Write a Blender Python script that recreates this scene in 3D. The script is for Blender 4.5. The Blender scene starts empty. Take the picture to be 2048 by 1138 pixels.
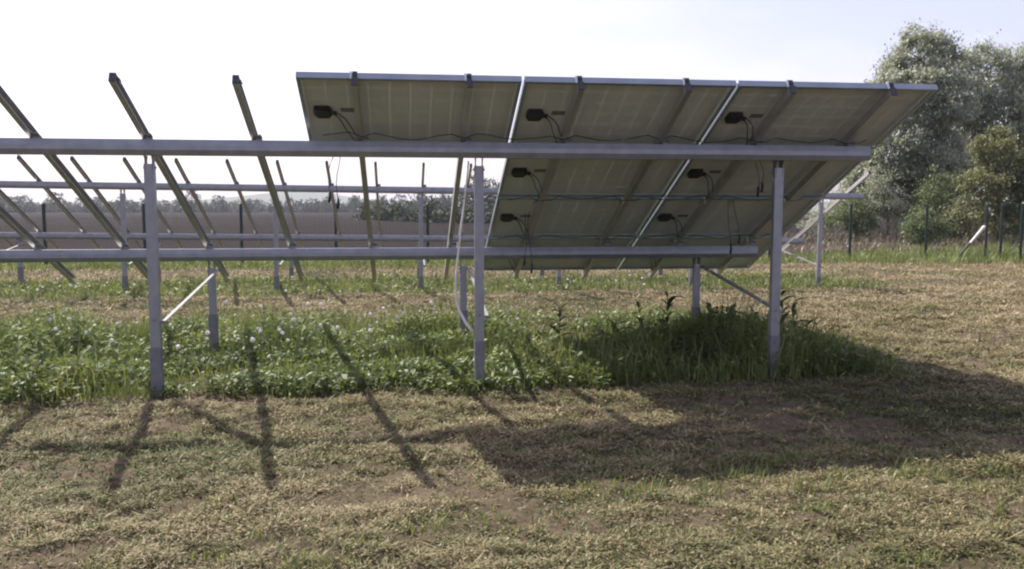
import bpy, bmesh, math, random
import numpy as np
from mathutils import Vector, Matrix, Quaternion

random.seed(7)
RNG = np.random.default_rng(11)
S = bpy.context.scene
COL = S.collection
R = math.radians

# ------------------------------------------------------------------ camera
CAM = Vector((0, 0, 1.5))
YAW, PITCH, FPX = R(7.316), R(5.01), 1707.5          # FPX: focal length in pixels of a 2048 px wide picture
cd = bpy.data.cameras.new('camera')
cd.sensor_width = 36; cd.lens = FPX / 2048 * 36
cd.clip_start = 0.05; cd.clip_end = 9000
cam = bpy.data.objects.new('camera', cd); COL.objects.link(cam)
cam.location = CAM
cam.rotation_euler = (R(90) - PITCH, 0, -YAW)
S.camera = cam

# ------------------------------------------------------------------ sky, sun, exposure
SUN_AZ, SUN_EL = R(-35.3), R(47)                      # azimuth from +Y towards +X
world = bpy.data.worlds.new('World'); S.world = world; world.use_nodes = True
nt = world.node_tree; nt.nodes.clear()
sky = nt.nodes.new('ShaderNodeTexSky'); sky.sky_type = 'NISHITA'; sky.sun_disc = False
sky.sun_elevation = SUN_EL; sky.sun_rotation = SUN_AZ
sky.air_density = 1.0; sky.dust_density = 2.2; sky.ozone_density = 1.4; sky.altitude = 60
bg = nt.nodes.new('ShaderNodeBackground'); bg.inputs['Strength'].default_value = 0.108
wo = nt.nodes.new('ShaderNodeOutputWorld')
tcw = nt.nodes.new('ShaderNodeTexCoord'); mpw = nt.nodes.new('ShaderNodeMapping'); mpw.inputs['Scale'].default_value = (1.3, 1.3, 4.5)
nzw = nt.nodes.new('ShaderNodeTexNoise'); nzw.inputs['Scale'].default_value = 1.6; nzw.inputs['Detail'].default_value = 6; nzw.inputs['Roughness'].default_value = .55
rpw = nt.nodes.new('ShaderNodeValToRGB'); rpw.color_ramp.elements[0].position = .42; rpw.color_ramp.elements[1].position = .78
rpw.color_ramp.elements[0].color = (.24, .24, .24, 1); rpw.color_ramp.elements[1].color = (.55, .55, .55, 1)
mxw = nt.nodes.new('ShaderNodeMix'); mxw.data_type = 'RGBA'; mxw.inputs['B'].default_value = (8.2, 7.6, 9.3, 1)     # thin veil of high cloud
tnw = nt.nodes.new('ShaderNodeMix'); tnw.data_type = 'RGBA'; tnw.blend_type = 'MULTIPLY'; tnw.inputs['Factor'].default_value = 1; tnw.inputs['B'].default_value = (1.08, .94, 1.09, 1)
nt.links.new(tcw.outputs['Generated'], mpw.inputs[0]); nt.links.new(mpw.outputs[0], nzw.inputs['Vector']); nt.links.new(nzw.outputs['Fac'], rpw.inputs[0])
nt.links.new(rpw.outputs[0], mxw.inputs['Factor']); nt.links.new(sky.outputs[0], tnw.inputs['A']); nt.links.new(tnw.outputs['Result'], mxw.inputs['A'])
nt.links.new(mxw.outputs['Result'], bg.inputs[0]); nt.links.new(bg.outputs[0], wo.inputs[0])
sd = bpy.data.lights.new('sun', 'SUN'); sd.energy = 4.8; sd.angle = R(0.6); sd.color = (1.0, 0.93, 0.82)
sun = bpy.data.objects.new('sun', sd); COL.objects.link(sun)
sdir = Vector((math.sin(SUN_AZ) * math.cos(SUN_EL), math.cos(SUN_AZ) * math.cos(SUN_EL), math.sin(SUN_EL)))
sun.rotation_euler = sdir.to_track_quat('Z', 'Y').to_euler(); sun.location = sdir * 50
S.view_settings.view_transform = 'Standard'; S.view_settings.look = 'None'
S.view_settings.exposure = 0.74; S.view_settings.gamma = 1
S.cycles.pixel_filter_type = 'BLACKMAN_HARRIS'; S.cycles.filter_width = 2.2
S.cycles.max_bounces = 8; S.cycles.transparent_max_bounces = 12

# ------------------------------------------------------------------ pixel helpers (a pixel is a direction only)
def pixdir(px, py):
    a = (px - 1024) / FPX; b = -(py - 569) / FPX
    yr = math.cos(PITCH) + b * math.sin(PITCH); z = -math.sin(PITCH) + b * math.cos(PITCH)
    return Vector((a * math.cos(YAW) + yr * math.sin(YAW), -a * math.sin(YAW) + yr * math.cos(YAW), z))
def at_depth(px, py, Y):
    d = pixdir(px, py); return CAM + d * (Y / d.y)
def on_ground(px, py):
    d = pixdir(px, py); return CAM + d * (-CAM.z / d.z)

# ------------------------------------------------------------------ tagging helpers
def tag(o, label=None, cat=None, group=None, kind=None):
    if label: o['label'] = label
    if cat: o['category'] = cat
    if group: o['group'] = group
    if kind: o['kind'] = kind
    return o
def empty(name, loc=(0, 0, 0), rot=(0, 0, 0)):
    o = bpy.data.objects.new(name, None); COL.objects.link(o)
    o.location = loc; o.rotation_euler = rot; o.empty_display_size = .1
    return o
def link(name, mesh, parent=None, loc=(0, 0, 0), rot=(0, 0, 0), scale=None):
    o = bpy.data.objects.new(name, mesh); COL.objects.link(o)
    o.parent = parent; o.location = loc; o.rotation_euler = rot
    if scale: o.scale = scale
    return o

# ------------------------------------------------------------------ mesh helpers
class MB:
    def __init__(s): s.v = []; s.f = []
    def prism(s, prof, p0, p1, ux, uy, close=True):
        """extrude a 2-D outline from p0 to p1, outline axes ux, uy"""
        p0, p1, ux, uy = Vector(p0), Vector(p1), Vector(ux), Vector(uy)
        n = len(prof); b = len(s.v)
        for p in (p0, p1):
            for (a, c) in prof: s.v.append(tuple(p + ux * a + uy * c))
        for i in range(n):
            j = (i + 1) % n; s.f.append((b + i, b + j, b + n + j, b + n + i))
        if close: s.f.append(tuple(range(b + n - 1, b - 1, -1))); s.f.append(tuple(range(b + n, b + 2 * n)))
        return s
    def box(s, c, h):
        x, y, z = c; a, d, e = h
        return s.prism([(-a, -d), (a, -d), (a, d), (-a, d)], (x, y, z - e), (x, y, z + e), (1, 0, 0), (0, 1, 0))
    def tube(s, pts, rad, n=8):
        pts = [Vector(p) for p in pts]; b = len(s.v); m = len(pts)
        if not hasattr(rad, '__len__'): rad = [rad] * m
        up = Vector((0.31, 0.17, 0.93))
        for i, p in enumerate(pts):
            t = (pts[min(i + 1, m - 1)] - pts[max(i - 1, 0)]).normalized()
            if abs(t.dot(up)) > .97: up = Vector((.9, .3, .1))
            x = t.cross(up).normalized(); y = t.cross(x)
            for k in range(n):
                a = 2 * math.pi * k / n
                s.v.append(tuple(p + (x * math.cos(a) + y * math.sin(a)) * rad[i]))
        for i in range(m - 1):
            for k in range(n):
                k2 = (k + 1) % n
                s.f.append((b + i * n + k, b + i * n + k2, b + (i + 1) * n + k2, b + (i + 1) * n + k))
        s.f.append(tuple(b + k for k in range(n - 1, -1, -1))); s.f.append(tuple(b + (m - 1) * n + k for k in range(n)))
        return s
    def mesh(s, name, mat, smooth=False, bevel=0):
        me = bpy.data.meshes.new(name); me.from_pydata(s.v, [], s.f)
        bm = bmesh.new(); bm.from_mesh(me)
        if bevel: bmesh.ops.bevel(bm, geom=bm.edges[:], offset=bevel, segments=1, affect='EDGES')
        bmesh.ops.recalc_face_normals(bm, faces=bm.faces[:])
        bm.to_mesh(me); bm.free()
        if smooth:
            for p in me.polygons: p.use_smooth = True
        me.materials.append(mat); return me
    def build(s, name, mat, parent=None, smooth=False, bevel=0, loc=(0, 0, 0)):
        return link(name, s.mesh(name, mat, smooth, bevel), parent, loc)

def tri_mesh(name, V, T, mat, tint=None, smooth=False):
    """fast numpy triangle mesh: V (n,3), T (m,3), tint per vertex"""
    me = bpy.data.meshes.new(name)
    V = np.ascontiguousarray(V, dtype=np.float32); T = np.ascontiguousarray(T, dtype=np.int32)
    me.vertices.add(len(V)); me.vertices.foreach_set('co', V.ravel())
    me.loops.add(T.size); me.loops.foreach_set('vertex_index', T.ravel())
    me.polygons.add(len(T)); me.polygons.foreach_set('loop_start', np.arange(0, T.size, 3, dtype=np.int32))
    if tint is not None:
        a = me.attributes.new('tint', 'FLOAT', 'POINT'); a.data.foreach_set('value', np.ascontiguousarray(tint, dtype=np.float32))
    if smooth: me.polygons.foreach_set('use_smooth', np.ones(len(T), dtype=bool))
    me.update(calc_edges=True); me.validate()
    me.materials.append(mat); return me

def vnoise(x, y, seed=0):
    xi = np.floor(x).astype(np.int64); yi = np.floor(y).astype(np.int64); fx = x - xi; fy = y - yi
    def h(a, b):
        n = (a * 374761393 + b * 668265263 + seed * 1442695041) & 0x7fffffff
        n = ((n ^ (n >> 13)) * 1274126177) & 0x7fffffff
        return ((n ^ (n >> 16)) & 0xffff) / 65535.0
    fx = fx * fx * (3 - 2 * fx); fy = fy * fy * (3 - 2 * fy)
    a = h(xi, yi); b = h(xi + 1, yi); c = h(xi, yi + 1); d = h(xi + 1, yi + 1)
    return (a + (b - a) * fx) * (1 - fy) + (c + (d - c) * fx) * fy
def ground_z(x, y):
    x = np.asarray(x, float); y = np.asarray(y, float)
    z = .05 * (vnoise(x * .7, y * .7, 1) - .5) + .035 * (vnoise(x * 2.3, y * 2.3, 2) - .5) + .042 * (vnoise(x * 7, y * 7, 3) - .5)
    z = z + .022 * (vnoise(x * 17, y * 17, 5) - .5)
    far = np.clip((y - 30) / 25, 0, 1)
    return z * (1 - far)

# ------------------------------------------------------------------ materials
def mat(name):
    m = bpy.data.materials.new(name); m.use_nodes = True
    t = m.node_tree; return m, t, t.nodes['Principled BSDF'], t.nodes['Material Output']
def N(t, typ, **kw):
    n = t.nodes.new(typ)
    for k, v in kw.items():
        if k in n.inputs: n.inputs[k].default_value = v
        else: setattr(n, k, v)
    return n
def ramp(t, stops, src):
    r = t.nodes.new('ShaderNodeValToRGB'); e = r.color_ramp.elements
    while len(e) < len(stops): e.new(.5)
    for el, (p, c) in zip(e, stops): el.position = p; el.color = (*c, 1)
    t.links.new(src, r.inputs[0]); return r.outputs[0]
def simple(name, c1, c2, scale=8, rough=.5, metal=0, bump=0, spec=None):
    m, t, p, o = mat(name)
    tc = N(t, 'ShaderNodeTexCoord')
    n = N(t, 'ShaderNodeTexNoise', Scale=scale, Detail=5.0)
    t.links.new(tc.outputs['Object'], n.inputs['Vector'])
    t.links.new(ramp(t, [(.3, c1), (.7, c2)], n.outputs['Fac']), p.inputs['Base Color'])
    p.inputs['Roughness'].default_value = rough; p.inputs['Metallic'].default_value = metal
    if spec is not None: p.inputs['Specular IOR Level'].default_value = spec
    if bump:
        b = N(t, 'ShaderNodeBump', Strength=bump, Distance=.01); t.links.new(n.outputs['Fac'], b.inputs['Height']); t.links.new(b.outputs[0], p.inputs['Normal'])
    return m
def leafy(name, stops, trans=.35, rough=.55, gloss=.06):
    m, t, p, o = mat(name); t.nodes.remove(p)
    at = N(t, 'ShaderNodeAttribute', attribute_name='tint')
    c = ramp(t, stops, at.outputs['Fac'])
    d = N(t, 'ShaderNodeBsdfDiffuse'); tr = N(t, 'ShaderNodeBsdfTranslucent'); g = N(t, 'ShaderNodeBsdfGlossy', Roughness=rough)
    g.inputs['Color'].default_value = (.8, .85, .8, 1)
    t.links.new(c, d.inputs[0]); t.links.new(c, tr.inputs[0])
    m1 = N(t, 'ShaderNodeMixShader', Fac=trans); t.links.new(d.outputs[0], m1.inputs[1]); t.links.new(tr.outputs[0], m1.inputs[2])
    m2 = N(t, 'ShaderNodeMixShader', Fac=gloss); t.links.new(m1.outputs[0], m2.inputs[1]); t.links.new(g.outputs[0], m2.inputs[2])
    t.links.new(m2.outputs[0], o.inputs['Surface']); return m

M = {}
M['galv'] = simple('galvanised steel', (.235, .245, .265), (.30, .31, .33), 10, .45, .6, .05)
M['galv_dull'] = simple('weathered pile steel', (.14, .14, .15), (.22, .22, .235), 14, .6, .5, .15)
M['rafter'] = simple('mill aluminium', (.42, .42, .42), (.52, .52, .50), 6, .42, .7, .03)
M['white_steel'] = simple('bright bracing steel', (.20, .20, .205), (.28, .28, .28), 7, .6, .2)
M['anod'] = simple('anodised module frame', (.24, .285, .32), (.31, .355, .39), 4, .4, .5)
M['black'] = simple('black plastic', (.012, .012, .013), (.022, .022, .022), 20, .5)
M['cable'] = simple('black cable sheath', (.015, .015, .016), (.03, .03, .03), 20, .45)
M['pale_cable'] = simple('pale conduit', (.6, .58, .55), (.72, .7, .66), 20, .5)
M['clamp'] = simple('dark clamp', (.02, .022, .025), (.045, .045, .05), 30, .5)
M['cap'] = simple('pale grey clamp', (.5, .52, .55), (.6, .62, .64), 30, .4, .5)
M['sticker'] = simple('grey rating label', (.13, .13, .12), (.18, .18, .17), 60, .6)
M['fence'] = simple('green coated steel', (.005, .016, .012), (.009, .026, .018), 10, .5)
M['wire'] = simple('green coated wire', (.02, .06, .04), (.03, .08, .055), 10, .5)
M['bark'] = simple('grey brown bark', (.07, .06, .05), (.15, .13, .11), 12, .9, 0, .5)
M['stake'] = simple('bleached strut', (.62, .62, .6), (.8, .8, .78), 12, .5)

def backsheet():
    m, t, p, o = mat('translucent backsheet'); t.nodes.remove(p)
    tc = N(t, 'ShaderNodeTexCoord'); n = N(t, 'ShaderNodeTexNoise', Scale=2.5, Detail=6.0)
    t.links.new(tc.outputs['Object'], n.inputs['Vector'])
    c = ramp(t, [(.3, (.57, .605, .605)), (.7, (.64, .675, .67))], n.outputs['Fac'])
    d = N(t, 'ShaderNodeBsdfDiffuse'); tr = N(t, 'ShaderNodeBsdfTranslucent'); tr.inputs[0].default_value = (.55, .55, .5, 1)
    t.links.new(c, d.inputs[0])
    mx = N(t, 'ShaderNodeMixShader', Fac=.23); t.links.new(d.outputs[0], mx.inputs[1]); t.links.new(tr.outputs[0], mx.inputs[2])
    t.links.new(mx.outputs[0], o.inputs['Surface']); return m
M['backsheet'] = backsheet()
M['cell'] = simple('blue silicon cell', (.012, .02, .055), (.02, .032, .08), 40, .2)
def glass():
    m, t, p, o = mat('module glass'); t.nodes.remove(p)
    tr = N(t, 'ShaderNodeBsdfTransparent'); tr.inputs[0].default_value = (.92, .94, .93, 1); g = N(t, 'ShaderNodeBsdfGlossy', Roughness=.05)
    mx = N(t, 'ShaderNodeMixShader', Fac=.06); t.links.new(tr.outputs[0], mx.inputs[1]); t.links.new(g.outputs[0], mx.inputs[2])
    t.links.new(mx.outputs[0], o.inputs['Surface']); return m
M['glass'] = glass()

def ground_mat():
    m, t, p, o = mat('mown meadow soil')
    g = N(t, 'ShaderNodeNewGeometry')
    n1 = N(t, 'ShaderNodeTexNoise', Scale=.55, Detail=6.0, Roughness=.65); t.links.new(g.outputs['Position'], n1.inputs['Vector'])
    n2 = N(t, 'ShaderNodeTexNoise', Scale=14.0, Detail=8.0, Roughness=.7); t.links.new(g.outputs['Position'], n2.inputs['Vector'])
    base = ramp(t, [(.30, (.055, .055, .03)), (.45, (.105, .085, .055)), (.6, (.15, .115, .08)), (.75, (.085, .078, .042))], n1.outputs['Fac'])
    fine = ramp(t, [(.3, (.5, .47, .42)), (.55, (1, 1, 1)), (.75, (1.3, 1.25, 1.1))], n2.outputs['Fac'])
    mul = N(t, 'ShaderNodeMix', data_type='RGBA', blend_type='MULTIPLY'); mul.inputs['Factor'].default_value = 1
    t.links.new(base, mul.inputs['A']); t.links.new(fine, mul.inputs['B'])
    t.links.new(mul.outputs['Result'], p.inputs['Base Color']); p.inputs['Roughness'].default_value = .95; p.inputs['Specular IOR Level'].default_value = .1
    b = N(t, 'ShaderNodeBump', Strength=.8, Distance=.03); t.links.new(n2.outputs['Fac'], b.inputs['Height']); t.links.new(b.outputs[0], p.inputs['Normal'])
    return m
def field_mat():
    m, t, p, o = mat('ploughed earth')
    g = N(t, 'ShaderNodeNewGeometry')
    mp = N(t, 'ShaderNodeMapping'); mp.inputs['Scale'].default_value = (.02, .35, 1); t.links.new(g.outputs['Position'], mp.inputs['Vector'])
    n1 = N(t, 'ShaderNodeTexNoise', Scale=1.0, Detail=7.0, Roughness=.6); t.links.new(mp.outputs[0], n1.inputs['Vector'])
    n2 = N(t, 'ShaderNodeTexNoise', Scale=3.0, Detail=6.0); t.links.new(g.outputs['Position'], n2.inputs['Vector'])
    c = ramp(t, [(.3, (.014, .0115, .011)), (.55, (.023, .0185, .018)), (.75, (.032, .0255, .024))], n1.outputs['Fac'])
    t.links.new(c, p.inputs['Base Color']); p.inputs['Roughness'].default_value = 1; p.inputs['Specular IOR Level'].default_value = .05
    b = N(t, 'ShaderNodeBump', Strength=1.0, Distance=.2); t.links.new(n2.outputs['Fac'], b.inputs['Height']); t.links.new(b.outputs[0], p.inputs['Normal'])
    return m

GREEN = [(0, (.035, .06, .014)), (.35, (.10, .14, .026)), (.7, (.205, .24, .058)), (1, (.35, .34, .13))]
M['lush'] = leafy('lush verge grass', GREEN, .48)
M['straw'] = leafy('mown clippings', [(0, (.06, .075, .025)), (.3, (.14, .15, .055)), (.5, (.235, .20, .105)), (.75, (.34, .28, .16)), (1, (.45, .38, .25))], .25, .6, .03)
M['weed'] = leafy('broad weed leaf', [(0, (.03, .055, .018)), (.5, (.09, .13, .04)), (1, (.2, .23, .08))], .35, .6, .02)
M['silver'] = leafy('silver green leaf', [(0, (.20, .22, .13)), (.35, (.33, .36, .24)), (.7, (.45, .47, .38)), (1, (.60, .61, .55))], .55, .5, .06)
M['yellow'] = leafy('yellow green leaf', [(0, (.08, .095, .035)), (.5, (.18, .195, .08)), (1, (.34, .34, .16))], .55)
M['shrub'] = leafy('mid green leaf', [(0, (.08, .11, .04)), (.5, (.16, .20, .08)), (1, (.25, .30, .13))], .5)
M['far'] = leafy('far foliage', [(0, (.025, .04, .018)), (.5, (.05, .07, .03)), (1, (.09, .11, .05))], .2)
M['scrub'] = leafy('dry scrub', [(0, (.07, .075, .035)), (.5, (.16, .125, .085)), (1, (.27, .21, .165))], .25)
M['stem'] = simple('green stem', (.06, .1, .03), (.11, .15, .05), 30, .6)
M['puff'] = leafy('seed head down', [(0, (.8, .79, .75)), (1, (.8, .79, .75))], .4)

# ================================================================== SETTING
def graded(a, b, fine0, fine1, step, far):
    mid = np.arange(fine0, fine1, step)
    out = [fine0]; s = step
    while out[-1] > a: s *= 1.22; out.append(max(a, out[-1] - min(s, far)))
    hi = [fine1]; s = step
    while hi[-1] < b: s *= 1.22; hi.append(min(b, hi[-1] + min(s, far)))
    return np.array(sorted(set(np.round(np.concatenate([out, mid, hi]), 4))))
gx = graded(-2500, 2500, -4.5, 6.5, .05, 400); gy = graded(-60, 4000, 2.4, 12, .05, 400)
GX, GY = np.meshgrid(gx, gy)
GV = np.stack([GX.ravel(), GY.ravel(), ground_z(GX, GY).ravel()], 1)
nx, ny = len(gx), len(gy)
i = (np.arange(ny - 1)[:, None] * nx + np.arange(nx - 1)[None]).ravel()
GT = np.concatenate([np.stack([i, i + 1, i + nx + 1], 1), np.stack([i, i + nx + 1, i + nx], 1)])
tag(link('ground', tri_mesh('ground', GV, GT, ground_mat(), smooth=True)), kind='structure')

fm = MB(); fb = [(-900, 27.2), (6, 27.2), (12, 31), (17, 37), (30, 44), (90, 60), (400, 90), (800, 430), (-900, 430)]
fm.prism(fb, (0, 0, -.3), (0, 0, .06), (1, 0, 0), (0, 1, 0))
tag(fm.build('ploughed_field', field_mat()), kind='structure')

# low hills on the skyline
hx = np.linspace(-1500, 1700, 90)
hz = 14 + 26 * np.exp(-((hx + 260) / 170) ** 2) + 16 * np.exp(-((hx - 500) / 420) ** 2) + 7 * vnoise(hx / 90, hx * 0, 4)
HV = []; HT = []
for k, (a, z) in enumerate(zip(hx, hz)):
    HV += [(a, 1700, -1), (a, 1850, z * .8), (a, 2050, z), (a, 2500, -1)]
for k in range(len(hx) - 1):
    for j in range(3):
        a = k * 4 + j; HT += [(a, a + 4, a + 5), (a, a + 5, a + 1)]
tag(link('hills', tri_mesh('hills', np.array(HV), np.array(HT), simple('hill turf', (.05, .07, .03), (.09, .1, .05), .02, 1), smooth=True)), kind='structure')

# ================================================================== MOUNTING FRAMES
TILT = .4292; CT, ST = math.cos(TILT), math.sin(TILT)
NRM = Vector((0, ST, CT)); DWN = Vector((0, CT, -ST))
PX0, TOPY, TOPZ = -.751, 6.411, 2.451                # left end and top edge of the panel plane
def plane(x, s, off=0):                               # point on the panel back plane; s runs down the slope
    return Vector((x, TOPY, TOPZ)) + DWN * s + NRM * off
OY = 8.2                                              # the frame's own origin lies between its two post rows

def c_section(w, d, t, lip):
    """C profile: web on -y side, flanges towards +y with lips"""
    a = w / 2
    return [(-a, 0), (a, 0), (a, d), (a - lip, d), (a - lip, d - t), (a - t, d - t), (a - t, t), (-a + t, t), (-a + t, d - t), (-a + lip, d - t), (-a + lip, d), (-a, d)]

RAFTER_D = .070
rafter_me = MB().prism([(-.022, 0), (.022, 0), (.022, -.004), (-.018, -.004), (-.018, -RAFTER_D + .004), (.022, -RAFTER_D + .004), (.022, -RAFTER_D), (-.022, -RAFTER_D)],
                       Vector((0, TOPY - OY, TOPZ)) + DWN * -.012 + NRM * -.002, Vector((0, TOPY - OY, TOPZ)) + DWN * 4.12 + NRM * -.002, (1, 0, 0), NRM).mesh('rafter', M['rafter'])
rear_post_me = MB().prism(c_section(.078, .055, .006, .018), (0, 0, .30), (0, 0, 1.86), (1, 0, 0), (0, 1, 0)).mesh('post', M['galv'])
front_post_me = MB().prism(c_section(.072, .05, .006, .018), (0, 0, .25), (0, 0, .90), (1, 0, 0), (0, 1, 0)).mesh('post', M['galv'])
def pile_mesh(top):
    mb = MB().prism(c_section(.086, .068, .007, .02), (0, -.008, -.35), (0, -.008, top), (1, 0, 0), (0, 1, 0))
    return mb.mesh('pile', M['galv_dull'])
pile_r, pile_f = pile_mesh(.40), pile_mesh(.42)
def bracket_mesh(z0, z1):
    mb = MB()
    for sx in (-1, 1): mb.prism([(-.03, z0), (.03, z0), (.035, z1 - .03), (.055, z1), (-.055, z1), (-.035, z1 - .03)], (sx * .028 - .003, .03, 0), (sx * .028 + .003, .03, 0), (0, 1, 0), (0, 0, 1))
    mb.tube([(-.05, .03, z0 + .05), (.05, .03, z0 + .05)], .009, 6)
    return mb.mesh('post_bracket', M['galv_dull'])
brk_r, brk_f = bracket_mesh(1.78, 1.923), bracket_mesh(.82, .970)
clip_mb = MB(); clip_mb.box((-.008, 0, .003), (.026, .02, .003)); clip_mb.box((-.008, .022, -.014), (.026, .003, .018)); clip_mb.tube([(0, 0, 0), (0, 0, .022)], .008, 6)
clip_me = clip_mb.mesh('beam_clip', M['galv'])
hook_mb = MB(); hook_mb.box((.025, 0, -.004), (.003, .016, .018)); hook_mb.box((.015, 0, .016), (.013, .016, .003)); hook_mb.tube([(.025, 0, .0), (.036, 0, 0)], .006, 6)
hook_me = hook_mb.mesh('end_hook', M['galv_dull'])
cap_me = MB().box((0, 0, 0), (.0225, .004, .0345)).mesh('end_cap', M['clamp'])
ec = MB(); ec.box((0, -.006, .020), (.016, .005, .030)); ec.box((0, .008, .053), (.018, .014, .003)); ec.box((0, -.014, .03), (.012, .004, .012))
clamp_me = ec.mesh('end_clamp', M['clamp'])
eb = MB(); eb.box((-.029, -.004, .022), (.007, .007, .030)); eb.box((-.029, .006, .0535), (.007, .014, .003))
clampcap_me = eb.mesh('clamp_lug', M['cap'])
hole_me = MB().tube([(0, -.004, 0), (0, .004, 0)], .011, 8).mesh('bolt', M['galv_dull'])

def beam_mesh(x0, x1, h):
    # front web with a shallow bend, returned flanges behind
    pr = [(.004, h), (-.009, h * .62), (-.010, h * .34), (.006, h * .06), (.010, 0), (.062, 0), (.062, .018), (.058, .018), (.058, .004), (.014, .004), (.010, h * .08), (-.005, h * .35), (-.004, h * .62), (.009, h - .004), (.058, h - .004), (.058, h - .02), (.062, h - .02), (.062, h)]
    return MB().prism(pr, (x0, 0, 0), (x1, 0, 0), (0, 1, 0), (0, 0, 1)).mesh('beam', M['galv'])

def mounting_frame(name, label, loc, rot, rafters, posts, x0, x1u, x1l, clamps=(), hooks=(), braces=True):
    root = empty(name, loc, rot); tag(root, label, 'mounting frame')
    link('beam', beam_mesh(x0, x1u, .125), root, (0, 7.06 - OY, 1.925))
    link('beam', beam_mesh(x0, x1l, .125), root, (0, 9.10 - OY, .972))
    for x in rafters:
        r = link('rafter', rafter_me, root, (x, 0, 0))
        for (yy) in (7.09, 9.13):
            s = (yy - TOPY) / CT; p = plane(0, s, -.002 - RAFTER_D) - Vector((0, OY, 0))
            link('beam_clip', clip_me, r, p + Vector((.05, 0, .0)), (-TILT, 0, 0))
        p = plane(0, -.0165, -.002 - RAFTER_D / 2) - Vector((0, OY, 0))
        link('end_cap', cap_me, r, p, (-TILT, 0, 0))
        if x in hooks:
            link('end_hook', hook_me, r, plane(0, .06, -.02) - Vector((0, OY, 0)), (-TILT, 0, 0))
        if x in clamps:
            c = link('end_clamp', clamp_me, root, plane(x, -.002, 0) - Vector((0, OY, 0)), (-TILT, 0, 0))
            link('clamp_lug', clampcap_me, c)
    for x in posts:
        p = link('post', rear_post_me, root, (x, 7.07 - OY, 0)); link('pile', pile_r, p); link('post_bracket', brk_r, p)
        for z in (.34, .62): link('bolt', hole_me, p, (0, -.014 if z < .4 else -.002, z))
        q = link('post', front_post_me, root, (x + .01, 9.12 - OY, 0)); link('pile', pile_f, q); link('post_bracket', brk_f, q)
        link('bolt', hole_me, q, (0, -.014, .36))
        if braces:
            br = MB(); a = Vector((x + .055, 7.10 - OY, .60)); b = Vector((x + .06, 9.15 - OY, .87))
            br.prism([(-.013, -.003), (.013, -.003), (.013, .024), (.008, .024), (.008, .003), (-.013, .003)], a, b, (0, 0, 1), (1, 0, 0))
            bo = br.build('brace', M['white_steel'], root)
            for e in (a, b): link('bolt', MB().tube([(-.012, 0, 0), (.045, 0, 0)], .009, 6).mesh('bolt', M['galv_dull']), bo, e)
    return root

RX1 = [round(.505 + .835 * k, 3) for k in range(-9, 5)]
PO1 = [-7.17, -4.57, -1.97, .635, 3.235]
panel_rafters = [x for x in RX1 if x > -.7]
mounting_frame('mounting_frame', 'grey galvanised steel mounting frame carrying the solar panels, bare rafters at its other end', (0, OY, 0), (0, 0, 0),
               RX1, PO1, -7.9, 4.06, 3.93, clamps=panel_rafters, hooks=[x for x in RX1 if x < -.7])
T2 = Vector((0, OY + 8.78, -.13))
RX2 = [round(1.19 + .833 * k, 3) for k in range(-11, 10)]
PO2 = [-7.5, -4.9, -2.28, .33, 2.93, 5.53, 8.12]
fr2 = mounting_frame('mounting_frame', 'bare mounting frame with no panels, standing behind the panelled one', T2, (0, R(.65), 0),
               RX2, PO2, -11, 8.98, 8.75, hooks=[RX2[-1]])
# the end of the bare frame has one more strut, from the rear post head down to the front post
st = MB(); st.prism([(-.02, -.003), (.02, -.003), (.02, .03), (.014, .03), (.014, .003), (-.02, .003)], (8.19, 7.10 - OY, 1.66), (8.19, 9.15 - OY, .80), (0, 0, 1), (1, 0, 0))
st.build('strut', M['white_steel'], fr2)

# ================================================================== SOLAR PANELS
PW, PH, GAP = 1.65, .99, .02
rail_prof = [(0, 0), (.028, 0), (.028, .003), (.003, .003), (.003, .048), (0, .048)]
def rail(p0, p1, ux): return MB().prism(rail_prof, p0, p1, ux, (0, 0, 1)).mesh('frame_rail', M['anod'])
hw, hh = PW / 2, PH / 2
rails = [rail((-hw, -hh, 0), (hw, -hh, 0), (0, 1, 0)), rail((-hw, hh, 0), (hw, hh, 0), (0, -1, 0)),
         rail((-hw, -hh + .029, 0), (-hw, hh - .029, 0), (1, 0, 0)), rail((hw, -hh + .029, 0), (hw, hh - .029, 0), (-1, 0, 0))]
back_me = MB().box((0, 0, .0325), (hw - .0035, hh - .0035, .0005)).mesh('backsheet', M['backsheet'])
cm = MB(); c = .1585
for a in range(10):
    for b in range(6): cm.box(((a - 4.5) * c, (b - 2.5) * c, .0355), (.0758, .0758, .0004))
cell_me = cm.mesh('cells', M['cell'])
glass_me = MB().box((0, 0, .0395), (hw - .0035, hh - .0035, .0012)).mesh('glass', M['glass'])
jb = MB()
jp = [(-.07, -.085), (.055, -.085), (.078, -.035), (.078, .03), (.05, .088), (-.05, .088), (-.08, .03), (-.08, -.04)]
jp = [(x * .9, y * .88) for x, y in jp]; jb.prism(jp, (0, 0, .006), (0, 0, .0318), (1, 0, 0), (0, 1, 0)); jb.prism([(x * .8, y * .8) for x, y in jp], (0, 0, -.004), (0, 0, .0062), (1, 0, 0), (0, 1, 0))
jb_me = jb.mesh('junction_box', M['black'], bevel=.003)
lab_me = MB().box((0, 0, .0312), (.055, .030, .0006)).mesh('rating_label', M['sticker'])
gland_me = MB().tube([(0, 0, 0), (.03, .006, -.002)], [.01, .007], 8).mesh('gland', M['black'])
def lead_mesh(seed):
    rr = random.Random(seed); out = []
    for k in range(2):
        pts = []; L = .46 + .1 * rr.random()
        y0 = -.012 + .03 * k
        for i in range(11):
            u = i / 10
            x = .08 + .19 * math.sin(u * 1.9) * (1 - .25 * k) + .012 * math.sin(u * 9 + k); y = y0 + L * u ** 1.5; z = .016 - .06 * math.sin(u * 2.6) - .01 * k
            pts.append((x, y, z))
        out.append(MB().tube(pts, .0045, 6).mesh('lead', M['cable'], True))
    return out
leads = [lead_mesh(k) for k in range(3)]
names_row = ['top', 'second', 'third', 'bottom']
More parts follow.
